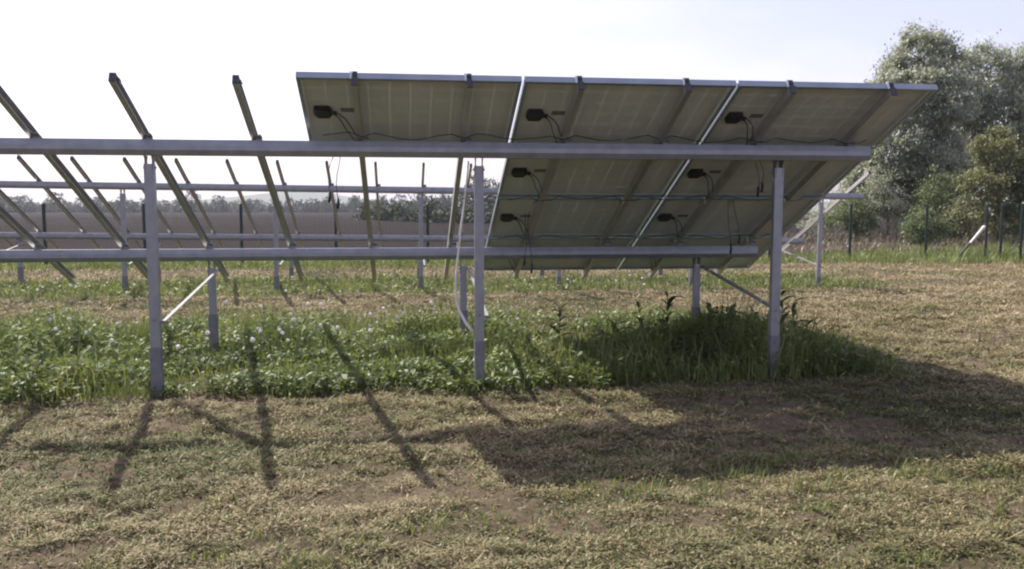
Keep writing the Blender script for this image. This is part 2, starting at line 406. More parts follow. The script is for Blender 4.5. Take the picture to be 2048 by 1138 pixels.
cols = {0: [0], 1: [0, 1, 2, 3], 2: [0, 1, 2, 3]}
panel_labels = {
    (0, 0): 'lone top-row solar panel overhanging open frame, with no panel below it',
    (1, 0): 'top-row solar panel between the lone one and the end one',
    (2, 0): 'top-row solar panel at the end of the frame towards the large trees',
    (1, 1): 'second-row solar panel beside the open frame, just under the upper beam',
    (2, 1): 'second-row solar panel at the frame end towards the large trees, under the upper beam',
    (1, 2): 'third-row solar panel beside the open frame',
    (2, 2): 'third-row solar panel at the frame end towards the large trees',
    (1, 3): 'bottom-row solar panel beside the open frame, above the lower beam',
    (2, 3): 'bottom-row solar panel at the frame end towards the large trees'}
for ci, rows in cols.items():
    for ri in rows:
        cx = PX0 + ci * (PW + GAP) + hw; s = ri * (PH + GAP) + hh
        root = empty('solar_panel', plane(cx, s, .0005), (-TILT, 0, 0)); tag(root, panel_labels[(ci, ri)], 'solar panel', 'solar panels on the mounting frame')
        for r in rails: link('frame_rail', r, root)
        link('backsheet', back_me, root); link('cells', cell_me, root); link('glass', glass_me, root)
        j = link('junction_box', jb_me, root, (-hw + .15, .01, 0))
        link('gland', gland_me, j, (.075, -.012, .016)); link('gland', gland_me, j, (.075, .018, .014))
        for lm in leads[(ci + ri) % 3]: link('lead', lm, j)
        link('rating_label', lab_me, root, (-hw + .34, -.005, 0))

# cables strung along the panels
def string_cable(label, x0, x1, s0, amp, seed):
    rr = random.Random(seed); pts = []; n = 46
    for i in range(n):
        u = i / (n - 1); x = x0 + (x1 - x0) * u
        sag = amp * math.sin((x - .505) / .835 * math.pi) ** 2
        pts.append(plane(x, s0 + .015 * math.sin(x * 5 + seed), -.012) + Vector((0, 0, -sag - .03 * (rr.random() - .5) * .3)) + NRM * (-.08 if abs(((x - .505) / .835 + .5) % 1 - .5) < .09 else -.03))
    o = MB().tube(pts, .004, 6).build('string_cable', M['cable'], smooth=True); tag(o, label, 'cable', 'cables strung behind the panels'); return o
string_cable('black cable sagging along the top-row panels just above the upper beam', -.62, 4.0, .70, .05, 1)
string_cable('black cable sagging along the second-row panels', 1.0, 4.1, 1.86, .04, 2)
string_cable('black cable sagging along the third-row panels', 1.0, 4.1, 2.82, .04, 3)
def hang_cable(label, x, y, ztop, zbot, dx, seed):
    root = empty('hanging_cable', (x, y, ztop)); tag(root, label, 'cable', 'loose cables hanging from the frame')
    rr = random.Random(seed)
    for k, (d, L) in enumerate(((0, 1), (dx, .88))):
        pts = [(d * u ** .6 + .02 * math.sin(u * 5 + seed + k), .03 * k + .02 * math.sin(u * 3), -(ztop - zbot) * L * u) for u in [i / 12 for i in range(13)]]
        MB().tube(pts, .0035, 6).build('lead', M['cable'], root, True)
        e = Vector(pts[-1]); MB().tube([e + Vector((0, 0, .01)), e + Vector((.002, 0, -.04)), e + Vector((-.006, 0, -.085))], [.009, .013, .010], 8).build('connector', M['black'], root, True)
p = at_depth(676, 300, 7.25); hang_cable('loose pair of black cables dangling below the lone panel', p.x, 7.25, p.z + .05, at_depth(676, 398, 7.25).z, -.09, 1)
p = at_depth(1462, 395, 8.3); hang_cable('loose pair of black cables dangling beside the end rear post', p.x, 8.3, p.z + .28, at_depth(1462, 490, 8.3).z, .09, 2)
p = at_depth(1060, 440, 8.6); hang_cable('loose pair of black cables dangling behind the middle rear post', p.x, 8.6, p.z + .16, at_depth(1060, 530, 8.6).z, -.06, 3)
p = at_depth(1516, 335, 7.5); hang_cable('short loose cables with connectors hanging near the end post head', p.x, 7.5, p.z + .14, at_depth(1516, 375, 7.5).z, .07, 4)
# pale conduit along the middle post
cp = [at_depth(937, 322, 7.16), at_depth(930, 395, 7.2), at_depth(921, 470, 7.26), at_depth(913, 540, 7.3), at_depth(911, 585, 7.3), at_depth(918, 620, 7.25), at_depth(932, 646, 7.18), at_depth(946, 664, 7.12)]
o = MB().tube(cp, [.007, .007, .007, .009, .012, .013, .013, .013], 8).build('conduit', M['pale_cable'], smooth=True)
tag(o, 'pale flexible conduit bowing out beside the middle rear post', 'conduit')

# ================================================================== FENCE
FY = 23.8; FH = 1.66
fpost_me = MB().tube([(0, 0, -.3), (0, 0, FH), (0, 0, FH + .02)], [.042, .042, .015], 8).mesh('post', M['fence'])
def fence(name, label, pts):
    root = empty(name, (pts[0][0], pts[0][1], 0)); tag(root, label, 'fence')
    o = Vector((pts[0][0], pts[0][1], 0))
    for (x, y) in pts:
        link('post', fpost_me, root, Vector((x, y, 0)) - o)
    for (a, b) in zip(pts, pts[1:]):
        a = Vector((*a, 0)) - o; b = Vector((*b, 0)) - o; L = (b - a).length; d = (b - a) / L; nrm = Vector((-d.y, d.x, 0))
        V = []; T = []
        def strip(p, q, w, up):
            k = len(V); V.extend([p - up * w, p + up * w, q + up * w, q - up * w]); T.extend([(k, k + 1, k + 2), (k, k + 2, k + 3)])
            k = len(V); V.extend([p - nrm * w, p + nrm * w, q + nrm * w, q - nrm * w]); T.extend([(k, k + 1, k + 2), (k, k + 2, k + 3)])
        for k in range(9): strip(a + Vector((0, 0, .06 + k * .2)), b + Vector((0, 0, .06 + k * .2)), .0016, Vector((0, 0, 1)))
        for k in range(int(L / .1)): strip(a + d * (.05 + k * .1) + Vector((0, 0, .06)), a + d * (.05 + k * .1) + Vector((0, 0, 1.64)), .0013, d)
        link('mesh_panel', tri_mesh('mesh_panel', np.array([tuple(v) for v in V]), np.array(T), M['wire']), root)
    return root
fx = [at_depth(672, 480, FY).x + 2.5 * k for k in range(-8, 2)]
fx += [fx[-1] + (at_depth(1700, 480, FY).x - fx[-1]) * k / 5 for k in range(1, 6)] + [at_depth(1852, 480, FY).x, at_depth(1972, 480, FY).x]
fence('wire_mesh_fence', 'dark green wire mesh fence running along the ploughed field', [(x, FY) for x in fx])
cx, cy = fx[-1], FY
g1, g2 = at_depth(2002, 480, 23.1), at_depth(2042, 480, 22.3)
fence('wire_mesh_fence', 'short dark green fence run with close posts beside the leaning white strut', [(g1.x, 23.1), (g2.x, 22.3), (g2.x + .7, 20.2), (g2.x + 1.3, 18)])
a = at_depth(1967, 455, FY - .1); b = on_ground(1917, 524); b = Vector((at_depth(1912, 515, FY - .1).x, FY - .1, .0))
so = MB().tube([a, b], .03, 8).build('fence_strut', M['fence']); tag(so, 'leaning strut with a white upper end bracing the fence corner post', 'strut')
d = (a - b).normalized()
MB().tube([a - d * .62, a - d * .1, a, a + d * .06], [.033, .04, .052, .036], 10).build('strut_cap', M['stake'], so)

# ================================================================== VEGETATION HELPERS
def blades(xy, h, w, lean, bend, tint, z0=None, lite=False):
    n = len(xy); az = RNG.uniform(0, 2 * np.pi, n); fa = az + np.pi / 2 + RNG.normal(0, .5, n)
    d = np.stack([np.cos(az), np.sin(az), np.zeros(n)], 1); s = np.stack([np.cos(fa), np.sin(fa), np.zeros(n)], 1)
    b = np.concatenate([xy, (ground_z(xy[:, 0], xy[:, 1]) - .01 if z0 is None else z0)[:, None]], 1)
    up = np.array([0, 0, 1.0])
    l1, l2 = lean, np.clip(lean + bend, 0, 1.9)
    m = b + (d * np.sin(l1)[:, None] + up * np.cos(l1)[:, None]) * (h * .55)[:, None]
    t = m + (d * np.sin(l2)[:, None] + up * np.cos(l2)[:, None]) * (h * .45)[:, None]
    hw = (w / 2)[:, None]
    if lite:                                         # short cut stalk: two triangles with a bend in the middle
        V = np.stack([b, m - s * hw, m + s * hw, t], 1).reshape(-1, 3); k = np.arange(n)[:, None] * 4
        return V, np.concatenate([k + [0, 1, 2], k + [1, 3, 2]]), np.repeat(tint, 4)
    V = np.stack([b - s * hw, b + s * hw, m - s * hw * .85, m + s * hw * .85, t], 1).reshape(-1, 3)
    k = np.arange(n)[:, None] * 5
    T = np.concatenate([k + [0, 1, 3], k + [0, 3, 2], k + [2, 3, 4]])
    return V, T, np.repeat(tint, 5)
def leaves(p, L, W, tint, pitch=(.2, 1.3)):
    """folded rhombic leaves, p (n,3) bases"""
    n = len(p); az = RNG.uniform(0, 2 * np.pi, n); el = RNG.uniform(*pitch, n)
    d = np.stack([np.cos(az) * np.cos(el), np.sin(az) * np.cos(el), np.sin(el)], 1)
    s = np.stack([-np.sin(az), np.cos(az), RNG.normal(0, .35, n)], 1)
    u = np.cross(d, s)
    m = p + d * (L * .5)[:, None]
    a = m + s * (W / 2)[:, None] - u * (W * .15)[:, None]; c = m - s * (W / 2)[:, None] - u * (W * .15)[:, None]
    t = p + d * L[:, None]; t[:, 2] -= L * .18
    V = np.stack([p, a, t, c], 1).reshape(-1, 3); k = np.arange(n)[:, None] * 4
    return V, np.concatenate([k + [0, 1, 2], k + [0, 2, 3]]), np.repeat(tint, 4)
def join(parts):
    V, T, C = [], [], []; o = 0
    for v, t, c in parts: V.append(v); T.append(t + o); C.append(c); o += len(v)
    return np.concatenate(V), np.concatenate(T), np.concatenate(C)
def scatter(x0, x1, y0, y1, per_m2, keep=None):
    n = int((x1 - x0) * (y1 - y0) * per_m2)
    xy = np.stack([RNG.uniform(x0, x1, n), RNG.uniform(y0, y1, n)], 1)
    if keep is not None: xy = xy[RNG.random(n) < keep(xy[:, 0], xy[:, 1])]
    return xy
def smooth(a, b, x): t = np.clip((x - a) / (b - a), 0, 1); return t * t * (3 - 2 * t)

# ------------------------------------------------------------------ mown ground: clippings and stubble
def strip1(x, y):      # unmown strip under the panelled frame
    e0 = 6.97 + .22 * (vnoise(x * 1.7, x * 0, 21) - .5) + .16 * (vnoise(x * 6, y * 3, 24) - .5)
    e1 = 10.9 + 1.2 * (vnoise(x * .9, x * 0, 22) - .5)
    ex = 4.25 + .5 * (vnoise(y * 1.3, y * 0, 23) - .5)
    return smooth(e0 - .05, e0 + .10, y) * (1 - smooth(e1 - .7, e1 + .6, y)) * (1 - smooth(ex - .15, ex + .5, x))
def strip2(x, y):
    e0 = 15.1 + .25 * (vnoise(x * 1.2, x * 0, 31) - .5); e1 = 18.4 + .6 * (vnoise(x * .7, x * 0, 32) - .5)
    return smooth(e0 - .03, e0 + .05, y) * (1 - smooth(e1 - .3, e1 + .3, y)) * (1 - smooth(8.9, 9.9, x))
def strip3(x, y):
    e0 = 22.0 + .5 * (vnoise(x * .6, x * 0, 41) - .5) - .12 * np.clip(x - 12, 0, 8)
    return smooth(e0 - .05, e0 + .12, y)
def mown_tint(x, y):
    p = .55 * vnoise(x * .9 + 3, y * 1.6, 51) + .45 * vnoise(x * 3.6, y * 5.2, 54)
    green = smooth(.52, .78, vnoise(x * .55 + 9, y * .8, 53)) * .22 + .10 * smooth(4.9, 3.6, y)
    return np.clip(.20 + .60 * p - green + .12 * smooth(9.5, 11.5, y) + .08 * smooth(3.6, 5, x) * smooth(6.5, 8, y), 0, 1)
def mown(x0, x1, y0, y1, dens, hs, ws):
    def keep(x, y):
        mat_ = .5 * vnoise(x * 3.6, y * 5.2, 54) + .5 * vnoise(x * 11, y * 14, 55) - .16 * smooth(.6, .8, vnoise(x * .8, y * 1.3, 57))
        return (.12 + .88 * smooth(.24, .56, mat_)) * (1 - np.maximum(strip1(x, y), strip2(x, y)))
    xy = scatter(x0, x1, y0, y1, dens, keep)
    n = len(xy); base = mown_tint(xy[:, 0], xy[:, 1])
    tint = np.clip(base + RNG.normal(0, .16, n), 0, 1)
    lying = RNG.random(n) < .8
    h = RNG.gamma(3, hs / 3, n); lean = np.where(lying, RNG.uniform(1.1, 1.62, n), RNG.uniform(.1, .9, n)); h = np.where(lying, h * 1.1, h * .6)
    tint = np.where(lying, tint, np.clip(tint - .2, 0, 1))
    pile = smooth(.35, .8, .6 * vnoise(xy[:, 0] * 3.6, xy[:, 1] * 5.2, 54) + .4 * vnoise(xy[:, 0] * 11, xy[:, 1] * 14, 55))
    z0 = ground_z(xy[:, 0], xy[:, 1]) - .006 + np.where(lying, RNG.random(n) ** 1.5 * .045, 0) * pile
    A = blades(xy, h, RNG.uniform(.6, 1.4, n) * ws, lean, RNG.uniform(-.3, .3, n), tint, z0, True)
    # crumpled leaf litter between the stalks
    xy = scatter(x0, x1, y0, y1, dens * .42, keep); n = len(xy)
    pile = smooth(.35, .8, .6 * vnoise(xy[:, 0] * 3.6, xy[:, 1] * 5.2, 54) + .4 * vnoise(xy[:, 0] * 11, xy[:, 1] * 14, 55))
    z0 = ground_z(xy[:, 0], xy[:, 1]) + RNG.random(n) ** 1.2 * (.012 + .04 * pile)
    B = leaves(np.concatenate([xy, z0[:, None]], 1), RNG.uniform(.5, 1.3, n) * hs * .62, RNG.uniform(.5, 1.2, n) * hs * .36, np.clip(mown_tint(xy[:, 0], xy[:, 1]) - .04 + RNG.normal(0, .2, n), 0, 1), (-.5, .9))
    return join([A, B])
parts = [mown(-6, -2.6, 2.6, 5.0, 4000, .05, .011), mown(-8, -3.4, 5.0, 7.1, 3500, .055, .012), mown(3.6, 6, 2.6, 3.8, 4500, .05, .011), mown(6.2, 9.8, 3.8, 6.8, 3500, .055, .009), mown(-10, -6.2, 10.2, 15.3, 1200, .07, .014), mown(-2.6, 3.6, 2.6, 5.0, 12800, .034, .0065), mown(-3.4, 6.2, 5.0, 7.1, 8000, .042, .0088), mown(3.5, 5.5, 3.8, 5.0, 8200, .04, .0075),
         mown(3.6, 9.8, 6.8, 11, 3300, .055, .013), mown(-6.2, 12, 10.2, 15.3, 1800, .065, .018), mown(-10, 18, 18.0, 22.3, 520, .09, .024), mown(8.8, 18, 10.8, 18.3, 650, .08, .02)]
V, T, C = join(parts)
tag(link('mown_grass', tri_mesh('mown_grass', V, T, M['straw'], C)), 'dry mown grass clippings lying over the ground', 'grass', kind='stuff')
# tufts that the mower left standing
def tufts(n, x0, x1, y0, y1, h):
    c = np.stack([RNG.uniform(x0, x1, n), RNG.uniform(y0, y1, n)], 1); P = []
    for q in c:
        k = RNG.integers(14, 40); xy = q + RNG.normal(0, .05, (k, 2)) * [1.4, 1]
        P.append(blades(xy, RNG.uniform(.5, 1.2, k) * h, RNG.uniform(.005, .009, k), RNG.uniform(0, .7, k), RNG.uniform(0, .7, k), np.clip(RNG.normal(.55, .15, k), 0, 1)))
    return P
P = tufts(70, -2.2, 3.2, 2.9, 4.6, .07) + tufts(40, .8, 3.6, 4.2, 4.9, .09) + tufts(40, -3, 4.6, 4.8, 6.9, .06) + tufts(60, 3.8, 11, 9, 15, .09) + tufts(60, -5, 4, 11.3, 15, .09)
V, T, C = join(P)
tag(link('grass_tufts', tri_mesh('grass_tufts', V, T, M['lush'], C)), 'small green tufts of grass left in the mown ground', 'grass', kind='stuff')

# ------------------------------------------------------------------ unmown strips
def lush(x0, x1, y0, y1, mask, gd, ld, hg, hl, ws, tallness=None):
    xy = scatter(x0, x1, y0, y1, gd, lambda x, y: mask(x, y) * (.3 + .7 * vnoise(x * 2.4, y * 2.4, 61)))
    n = len(xy); tl = 1 if tallness is None else tallness(xy[:, 0], xy[:, 1])
    cl = vnoise(xy[:, 0] * 1.4, xy[:, 1] * 1.4, 62)
    h = RNG.gamma(6, hg / 6, n) * tl * (.55 + .9 * cl)
    A = blades(xy, h, RNG.uniform(.6, 1.4, n) * ws, RNG.uniform(0, .5, n), RNG.uniform(.1, .9, n), np.clip(.30 + .42 * vnoise(xy[:, 0] * 3, xy[:, 1] * 3, 63) + RNG.normal(0, .13, n), 0, 1))
    xy = scatter(x0, x1, y0, y1, ld, lambda x, y: mask(x, y) * smooth(.25, .7, vnoise(x * 1.7 + 5, y * 1.7, 64)))
    n = len(xy); tl = 1 if tallness is None else tallness(xy[:, 0], xy[:, 1])
    zz = ground_z(xy[:, 0], xy[:, 1]) + RNG.random(n) ** 1.1 * hl * tl * (.5 + vnoise(xy[:, 0] * 1.4, xy[:, 1] * 1.4, 62))
    B = leaves(np.concatenate([xy, zz[:, None]], 1), RNG.uniform(.03, .10, n), RNG.uniform(.016, .045, n), np.clip(.2 + .5 * vnoise(xy[:, 0] * 2.1, xy[:, 1] * 2.1, 65) + RNG.normal(0, .15, n), 0, 1), (-.2, 1.1))
    return [A, B]
def tall1(x, y):
    t = .60 + .9 * (vnoise(x * 1.5, y * 1.5, 68) - .42) + .35 * smooth(-1.6, -3.0, x) + .35 * smooth(1.8, 3.0, x) * smooth(7.3, 8.2, y)
    t = t + 1.35 * np.exp(-((x - 3.45) / .42) ** 2 - ((y - 8.0) / .75) ** 2) + .5 * np.exp(-((x - 1.3) / .5) ** 2 - ((y - 7.7) / .5) ** 2) + .5 * np.exp(-((x - .55) / .4) ** 2 - ((y - 9.6) / .7) ** 2)
    return np.clip(t, .28, 2.1) * (1 - .25 * smooth(9, 11, y)) * (1 - .5 * smooth(1.0, 1.8, x) * smooth(8.6, 9.8, y) * (1 - smooth(3.0, 3.3, x)))
V, T, C = join(lush(-8.0, 5.0, 6.8, 12.2, strip1, 2000, 2300, .25, .25, .008, tall1))
tag(link('verge_grass', tri_mesh('verge_grass', V, T, M['lush'], C)), 'tall lush grass and weeds growing under the panelled frame', 'grass', kind='stuff')
V, T, C = join(lush(-14, 10, 14.9, 19, strip2, 420, 330, .11, .10, .016))
tag(link('verge_grass', tri_mesh('verge_grass', V, T, M['lush'], C)), 'grass strip growing under the bare frame', 'grass', kind='stuff')
V, T, C = join(lush(-22, 24, 20.8, 26.5, strip3, 330, 160, .25, .16, .018, lambda x, y: .6 + .5 * smooth(12, 18, x)))
tag(link('verge_grass', tri_mesh('verge_grass', V, T, M['lush'], C)), 'long grass growing along the foot of the fence', 'grass', kind='stuff')
# dry scrub beyond the fence
xy = scatter(6, 40, 26.3, 47, 60, lambda x, y: smooth(.35, .65, vnoise(x * .35, y * .35, 71)) * smooth(7, 12, x - .3 * (y - 26)))
n = len(xy)
A = blades(xy, RNG.gamma(5, .055, n), RNG.uniform(.02, .05, n), RNG.uniform(0, .7, n), RNG.uniform(0, .6, n), np.clip(vnoise(xy[:, 0] * .5, xy[:, 1] * .5, 72) + RNG.normal(0, .2, n), 0, 1))
tag(link('dry_scrub', tri_mesh('dry_scrub', *A[:2], M['scrub'], A[2])), 'dry pinkish scrub and dead stalks beyond the fence', 'scrub', kind='stuff')

# ------------------------------------------------------------------ single weeds and dandelions
def leaf_mesh(L, W, droop):
    V = []; T = []; n = 6
    for i in range(n + 1):
        u = i / n; w = W / 2 * math.sin(math.pi * min(1, u * .93 + .05)) ** .8; y = L * u; z = L * (.35 * u - droop * u * u)
        V += [(-w, y, z + w * .3), (0, y, z), (w, y, z + w * .3)]
    for i in range(n):
        a = i * 3
        for j in (0, 1): T += [(a + j, a + j + 1, a + j + 4), (a + j, a + j + 4, a + j + 3)]
    V = np.array(V); return V, np.array(T)
leaf_meshes = []
for k, (L, W, dr) in enumerate(((.16, .045, .5), (.20, .055, .75), (.12, .04, .3))):
    V, T = leaf_mesh(L, W, dr)
    for tv in (.15, .45, .65, .95): leaf_meshes.append(tri_mesh('leaf', V, T, M['weed'], np.full(len(V), tv), True))  # darker pair for shaded weeds, paler pair for sunlit: light painted into leaf colour
def weed(px, py, h, nleaf, label, group, spread=1.0, sunlit_tint=False):
    g = on_ground(px, py); gz = float(ground_z(g.x, g.y))
    root = empty('weed_plant', (g.x, g.y, gz - .01), (0, 0, random.uniform(0, 6.28))); tag(root, label, 'weed', group)
    lx, ly = random.uniform(-.18, .18) * h, random.uniform(-.18, .18) * h
    MB().tube([(0, 0, -.03), (lx * .4, ly * .4, h * .5), (lx, ly, h)], [.009, .007, .003], 6).build('stem', M['stem'], root, True)
    for k in range(nleaf):
        u = .12 + .88 * k / (nleaf - 1); a = k * 2.4 + random.uniform(-.4, .4); sc = (1.25 - .55 * u) * spread * random.uniform(.8, 1.2)
        link('leaf', leaf_meshes[random.randrange(3) * 4 + random.randrange(2) + (2 if sunlit_tint else 0)], root, (lx * u, ly * u, h * u), (random.uniform(-.2, .6) + .5 * u, random.uniform(-.3, .3), a), (sc,) * 3)
shade = 'weeds shaded by the panels'
for (px, py, h, nl, lb) in ((1118, 690, .42, 11, 'small upright weed at the shadow edge nearest the middle posts'), (1288, 688, .42, 10, 'thin weed with arching leaves beside the tall fan-leaved weed'),
        (1332, 690, .55, 13, 'tall fan-leaved weed standing before the end front post'), (1568, 712, .62, 16, 'tallest weed, growing against the foot of the end rear post'), (1592, 712, .52, 14, 'second tallest weed, just outside the end rear post'), (1470, 695, .44, 12, 'leafy weed half way from end front post to end rear post'),
        (1500, 690, .36, 10, 'shaded weed between the end front post and end rear post'), (1420, 690, .42, 11, 'shaded weed just beyond the end front post'),
        (1600, 718, .36, 10, 'shaded weed outside the end rear post, towards the trees'), (1230, 690, .22, 7, 'short squat weed between two taller shaded weeds')):
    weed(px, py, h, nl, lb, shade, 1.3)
for (px, py, h, nl) in ((30, 775, .30, 18), (95, 770, .32, 20), (160, 778, .26, 17), (235, 760, .28, 18), (70, 735, .34, 18), (200, 730, .30, 17), (125, 745, .3, 18), (5, 745, .32, 18)):
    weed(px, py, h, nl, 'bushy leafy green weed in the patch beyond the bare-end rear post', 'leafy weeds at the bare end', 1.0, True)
for (px, py, h, nl, lb) in ((885, 670, .36, 12, 'tall sunlit weed beside the middle front post'), (905, 690, .3, 11, 'sunlit weed at the foot of the middle front post'), (640, 672, .3, 11, 'sunlit weed in the dandelion patch between bare posts'),
        (760, 670, .26, 10, 'small sunlit weed between dandelion patch and middle posts'), (1030, 690, .24, 10, 'sunlit weed just beyond the middle rear post'), (560, 690, .28, 11, 'sunlit weed among dandelions near the bare-end front post')):
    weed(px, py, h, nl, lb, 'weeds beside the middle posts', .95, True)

pv = MB(); pbm = bmesh.new(); bmesh.ops.create_icosphere(pbm, subdivisions=2, radius=.021)
for v in pbm.verts: v.co *= random.uniform(.72, 1.12)
puff_me = bpy.data.meshes.new('seed_head'); pbm.to_mesh(puff_me); pbm.free(); puff_me.materials.append(M['puff'])
def dandelion(x, y, h, label, group):
    gz = float(ground_z(x, y)); root = empty('dandelion', (x, y, gz), (0, 0, random.uniform(0, 6.28))); tag(root, label, 'dandelion', group)
    l = random.uniform(-.05, .05)
    MB().tube([(0, 0, -.02), (l * .4, 0, h * .5), (l, 0, h)], [.003, .0025, .002], 5).build('stem', M['stem'], root)
    s = random.uniform(.75, 1.25); link('seed_head', puff_me, root, (l, 0, h), (random.random(), random.random(), 0), (s, s, s * .9))
rr = random.Random(5)
def dandy(n, boxes, hr, label, group):
    for k in range(n):
        x0, x1, y0, y1 = rr.choice(boxes); g = on_ground(rr.uniform(x0, x1), rr.uniform(y0, y1))
        dandelion(g.x, g.y, rr.uniform(*hr), label, group)
dandy(38, [(-20, 160, 680, 760), (150, 420, 690, 760), (430, 740, 670, 730), (500, 720, 690, 770), (600, 760, 660, 720), (740, 930, 680, 740), (980, 1100, 690, 740)], (.26, .46),
      'white dandelion seed head on a thin stem in the grass under the panelled frame', 'dandelions under the panelled frame')
dandy(22, [(380, 780, 590, 640), (20, 380, 585, 630), (1000, 1300, 580, 620)], (.2, .4), 'white dandelion seed head beside the strip under the bare frame', 'dandelions under the bare frame')

# ================================================================== TREES
def crown(lobes, n, leaf, clumps=9, shell=.55):
    """leaves gathered in clumps through a set of lobes (x, y, z, rx, rz)"""
    vol = np.array([l[3] ** 2 * l[4] for l in lobes]); vol = vol / vol.sum(); P, C, cen = [], [], []
    for l, w in zip(lobes, vol):
        m = max(5, int(clumps * (l[3] ** 2 * l[4]) ** .5 * 6)); k = max(30, int(n * w))
        d = RNG.normal(0, 1, (m, 3)); d /= np.linalg.norm(d, axis=1)[:, None]; rad = RNG.uniform(shell ** 2, 1.05, m) ** .5; rad = np.where(RNG.random(m) < .22, rad * RNG.uniform(1.05, 1.32, m), rad)
        cc = np.array(l[:3]) + d * rad[:, None] * [l[3], l[3], l[4]]
        cs = RNG.uniform(.09, .25, m) * (l[3] * l[4]) ** .25; ct = RNG.normal(0, .17, m)
        j = RNG.integers(0, m, k); off = RNG.normal(0, 1, (k, 3)) * [1.1, 1.1, .75]
        P.append(cc[j] + off * cs[j][:, None]); C.append(ct[j]); cen.append((np.array(l[:3]), cc))
    P = np.concatenate(P); C = np.concatenate(C); k = len(P)
    V, T, c = leaves(P, RNG.uniform(.7, 1.4, k) * leaf, RNG.uniform(.4, .8, k) * leaf, np.clip(.42 + C + RNG.normal(0, .22, k), 0, 1), (-1.4, 1.4))
    return V, T, c, cen
def tree(name, label, cat, x, y, lobes, n, leaf, mt, trunk_r=.16, clumps=9, group=None, trunk_top=None, shell=.55):
    root = empty(name, (x, y, float(ground_z(x, y)))); tag(root, label, cat, group)
    V, T, c, cen = crown(lobes, n, leaf, clumps, shell)
    zt = trunk_top or max(l[2] for l in lobes) * .8
    ox, oy = lobes[0][0] * .6, lobes[0][1] * .6
    tr = [(0, 0, -.2), (ox * .1, oy * .1, zt * .25), (ox * .35 + .06, oy * .3, zt * .5), (ox * .7, oy * .7, zt * .8), (ox, oy, zt)]
    MB().tube(tr, [trunk_r * 1.25, trunk_r, trunk_r * .8, trunk_r * .5, trunk_r * .25], 9).build('trunk', M['bark'], root, True)
    link('crown', tri_mesh('crown', V, T, mt, c), root)
    for k, (lc, cc) in enumerate(cen):
        u = .28 + .5 * (k + .5) / len(cen); p0 = Vector(tr[0]).lerp(Vector(tr[-1]), u); p0.z = zt * u
        q = Vector(lc); mb = MB()
        mb.tube([p0, p0.lerp(q, .5) + Vector((0, 0, .12 * q.length * .3)), q], [trunk_r * .5, trunk_r * .33, trunk_r * .16], 6)
        for e in cc[:10]: mb.tube([q, q.lerp(Vector(e), .55) + Vector((0, 0, .05)), Vector(e)], [trunk_r * .15, trunk_r * .1, .008], 4)
        mb.build('limb', M['bark'], root, True)
    return root
def lobes_px(base, Y, lst):
    """crown lobes given by picture place, real depth and radius: (px, py, radius px, flat, dy)"""
    out = []
    for (px, py, r, fl, dy) in lst:
        p = at_depth(px, py, Y + dy); rm = r / FPX * (Y + dy); out.append((p.x - base.x, Y + dy - base.y, p.z, rm, rm * fl))
    return out
def gpt(px, Y): p = at_depth(px, 480, Y); return Vector((p.x, Y, 0))
b = gpt(1838, 41)
tree('silver_leaved_tree', 'tall silvery grey-green tree with a domed top beyond the fence', 'tree', b.x, b.y,
     lobes_px(b, 41, [(1842, 120, 62, 1.0, 0), (1790, 190, 58, .9, -1), (1868, 210, 70, 1.0, -1.5), (1760, 180, 36, .7, 0), (1800, 300, 66, 1.0, -1.5), (1880, 330, 66, 1.0, -2), (1790, 395, 44, .9, -1), (1745, 350, 40, 1, 0), (1715, 372, 30, 1, 0), (1730, 300, 30, 1, 0), (1840, 400, 50, .9, -1)]), 90000, .155, M['silver'], .22, 11, shell=.7)
b = gpt(1995, 44)
tree('silver_leaved_tree', 'broad silvery tree with a long level crown beside the domed one', 'tree', b.x, b.y,
     lobes_px(b, 44, [(1960, 150, 62, .95, 0), (2040, 140, 60, .9, 0), (1935, 200, 56, 1, -1), (2010, 250, 80, 1, -1), (2110, 170, 80, 1, 0), (1930, 310, 60, 1, -1), (2090, 290, 80, 1, 0), (1905, 160, 48, 1, 0), (1900, 250, 60, 1, 1)]), 90000, .155, M['silver'], .24, 11, shell=.7)
b = gpt(1990, 33)
tree('yellowish_tree', 'yellowish olive tree with low drooping foliage in front of the silvery trees', 'tree', b.x, b.y,
     lobes_px(b, 33, [(1990, 300, 46, 1.0, 0), (1965, 370, 50, .9, -.3), (2040, 350, 56, 1, 0), (1945, 430, 40, .8, -.5), (2015, 440, 48, .8, 0), (2090, 420, 60, 1, 0)]), 30000, .125, M['yellow'], .1, 9)
b = gpt(1842, 30)
tree('rounded_bush', 'rounded fresh green bush just beyond the fence', 'bush', b.x, b.y,
     lobes_px(b, 30, [(1842, 446, 34, .95, 0), (1826, 468, 26, .8, 0), (1868, 462, 30, .9, 0)]), 7000, .08, M['shrub'], .04, 12, shell=.4)
b = gpt(1900, 36)
tree('dark_shrub', 'dark green shrub under the silvery trees between bush and yellowish tree', 'shrub', b.x, b.y,
     lobes_px(b, 36, [(1890, 420, 44, 1, 0), (1920, 455, 40, .8, 0), (1870, 380, 40, 1, 0), (1930, 390, 40, 1, 1)]), 9000, .1, M['shrub'], .07, 10, shell=.4)
b = gpt(1712, 39)
tree('dark_shrub', 'low dark shrub behind the bare frame end', 'shrub', b.x, b.y,
     lobes_px(b, 39, [(1705, 420, 32, .9, 0), (1740, 410, 36, .95, 0), (1680, 440, 26, .8, 0), (1725, 450, 34, .7, 0), (1660, 432, 24, .9, 1)]), 7500, .1, M['shrub'], .06, 10, shell=.4)
b = gpt(1775, 38)
tree('twiggy_shrub', 'pale twiggy shrub below the domed silvery tree', 'shrub', b.x, b.y,
     lobes_px(b, 38, [(1770, 390, 38, 1.1, 0), (1800, 430, 36, .9, 0), (1752, 355, 26, 1, 0)]), 4500, .09, M['silver'], .05, 9)

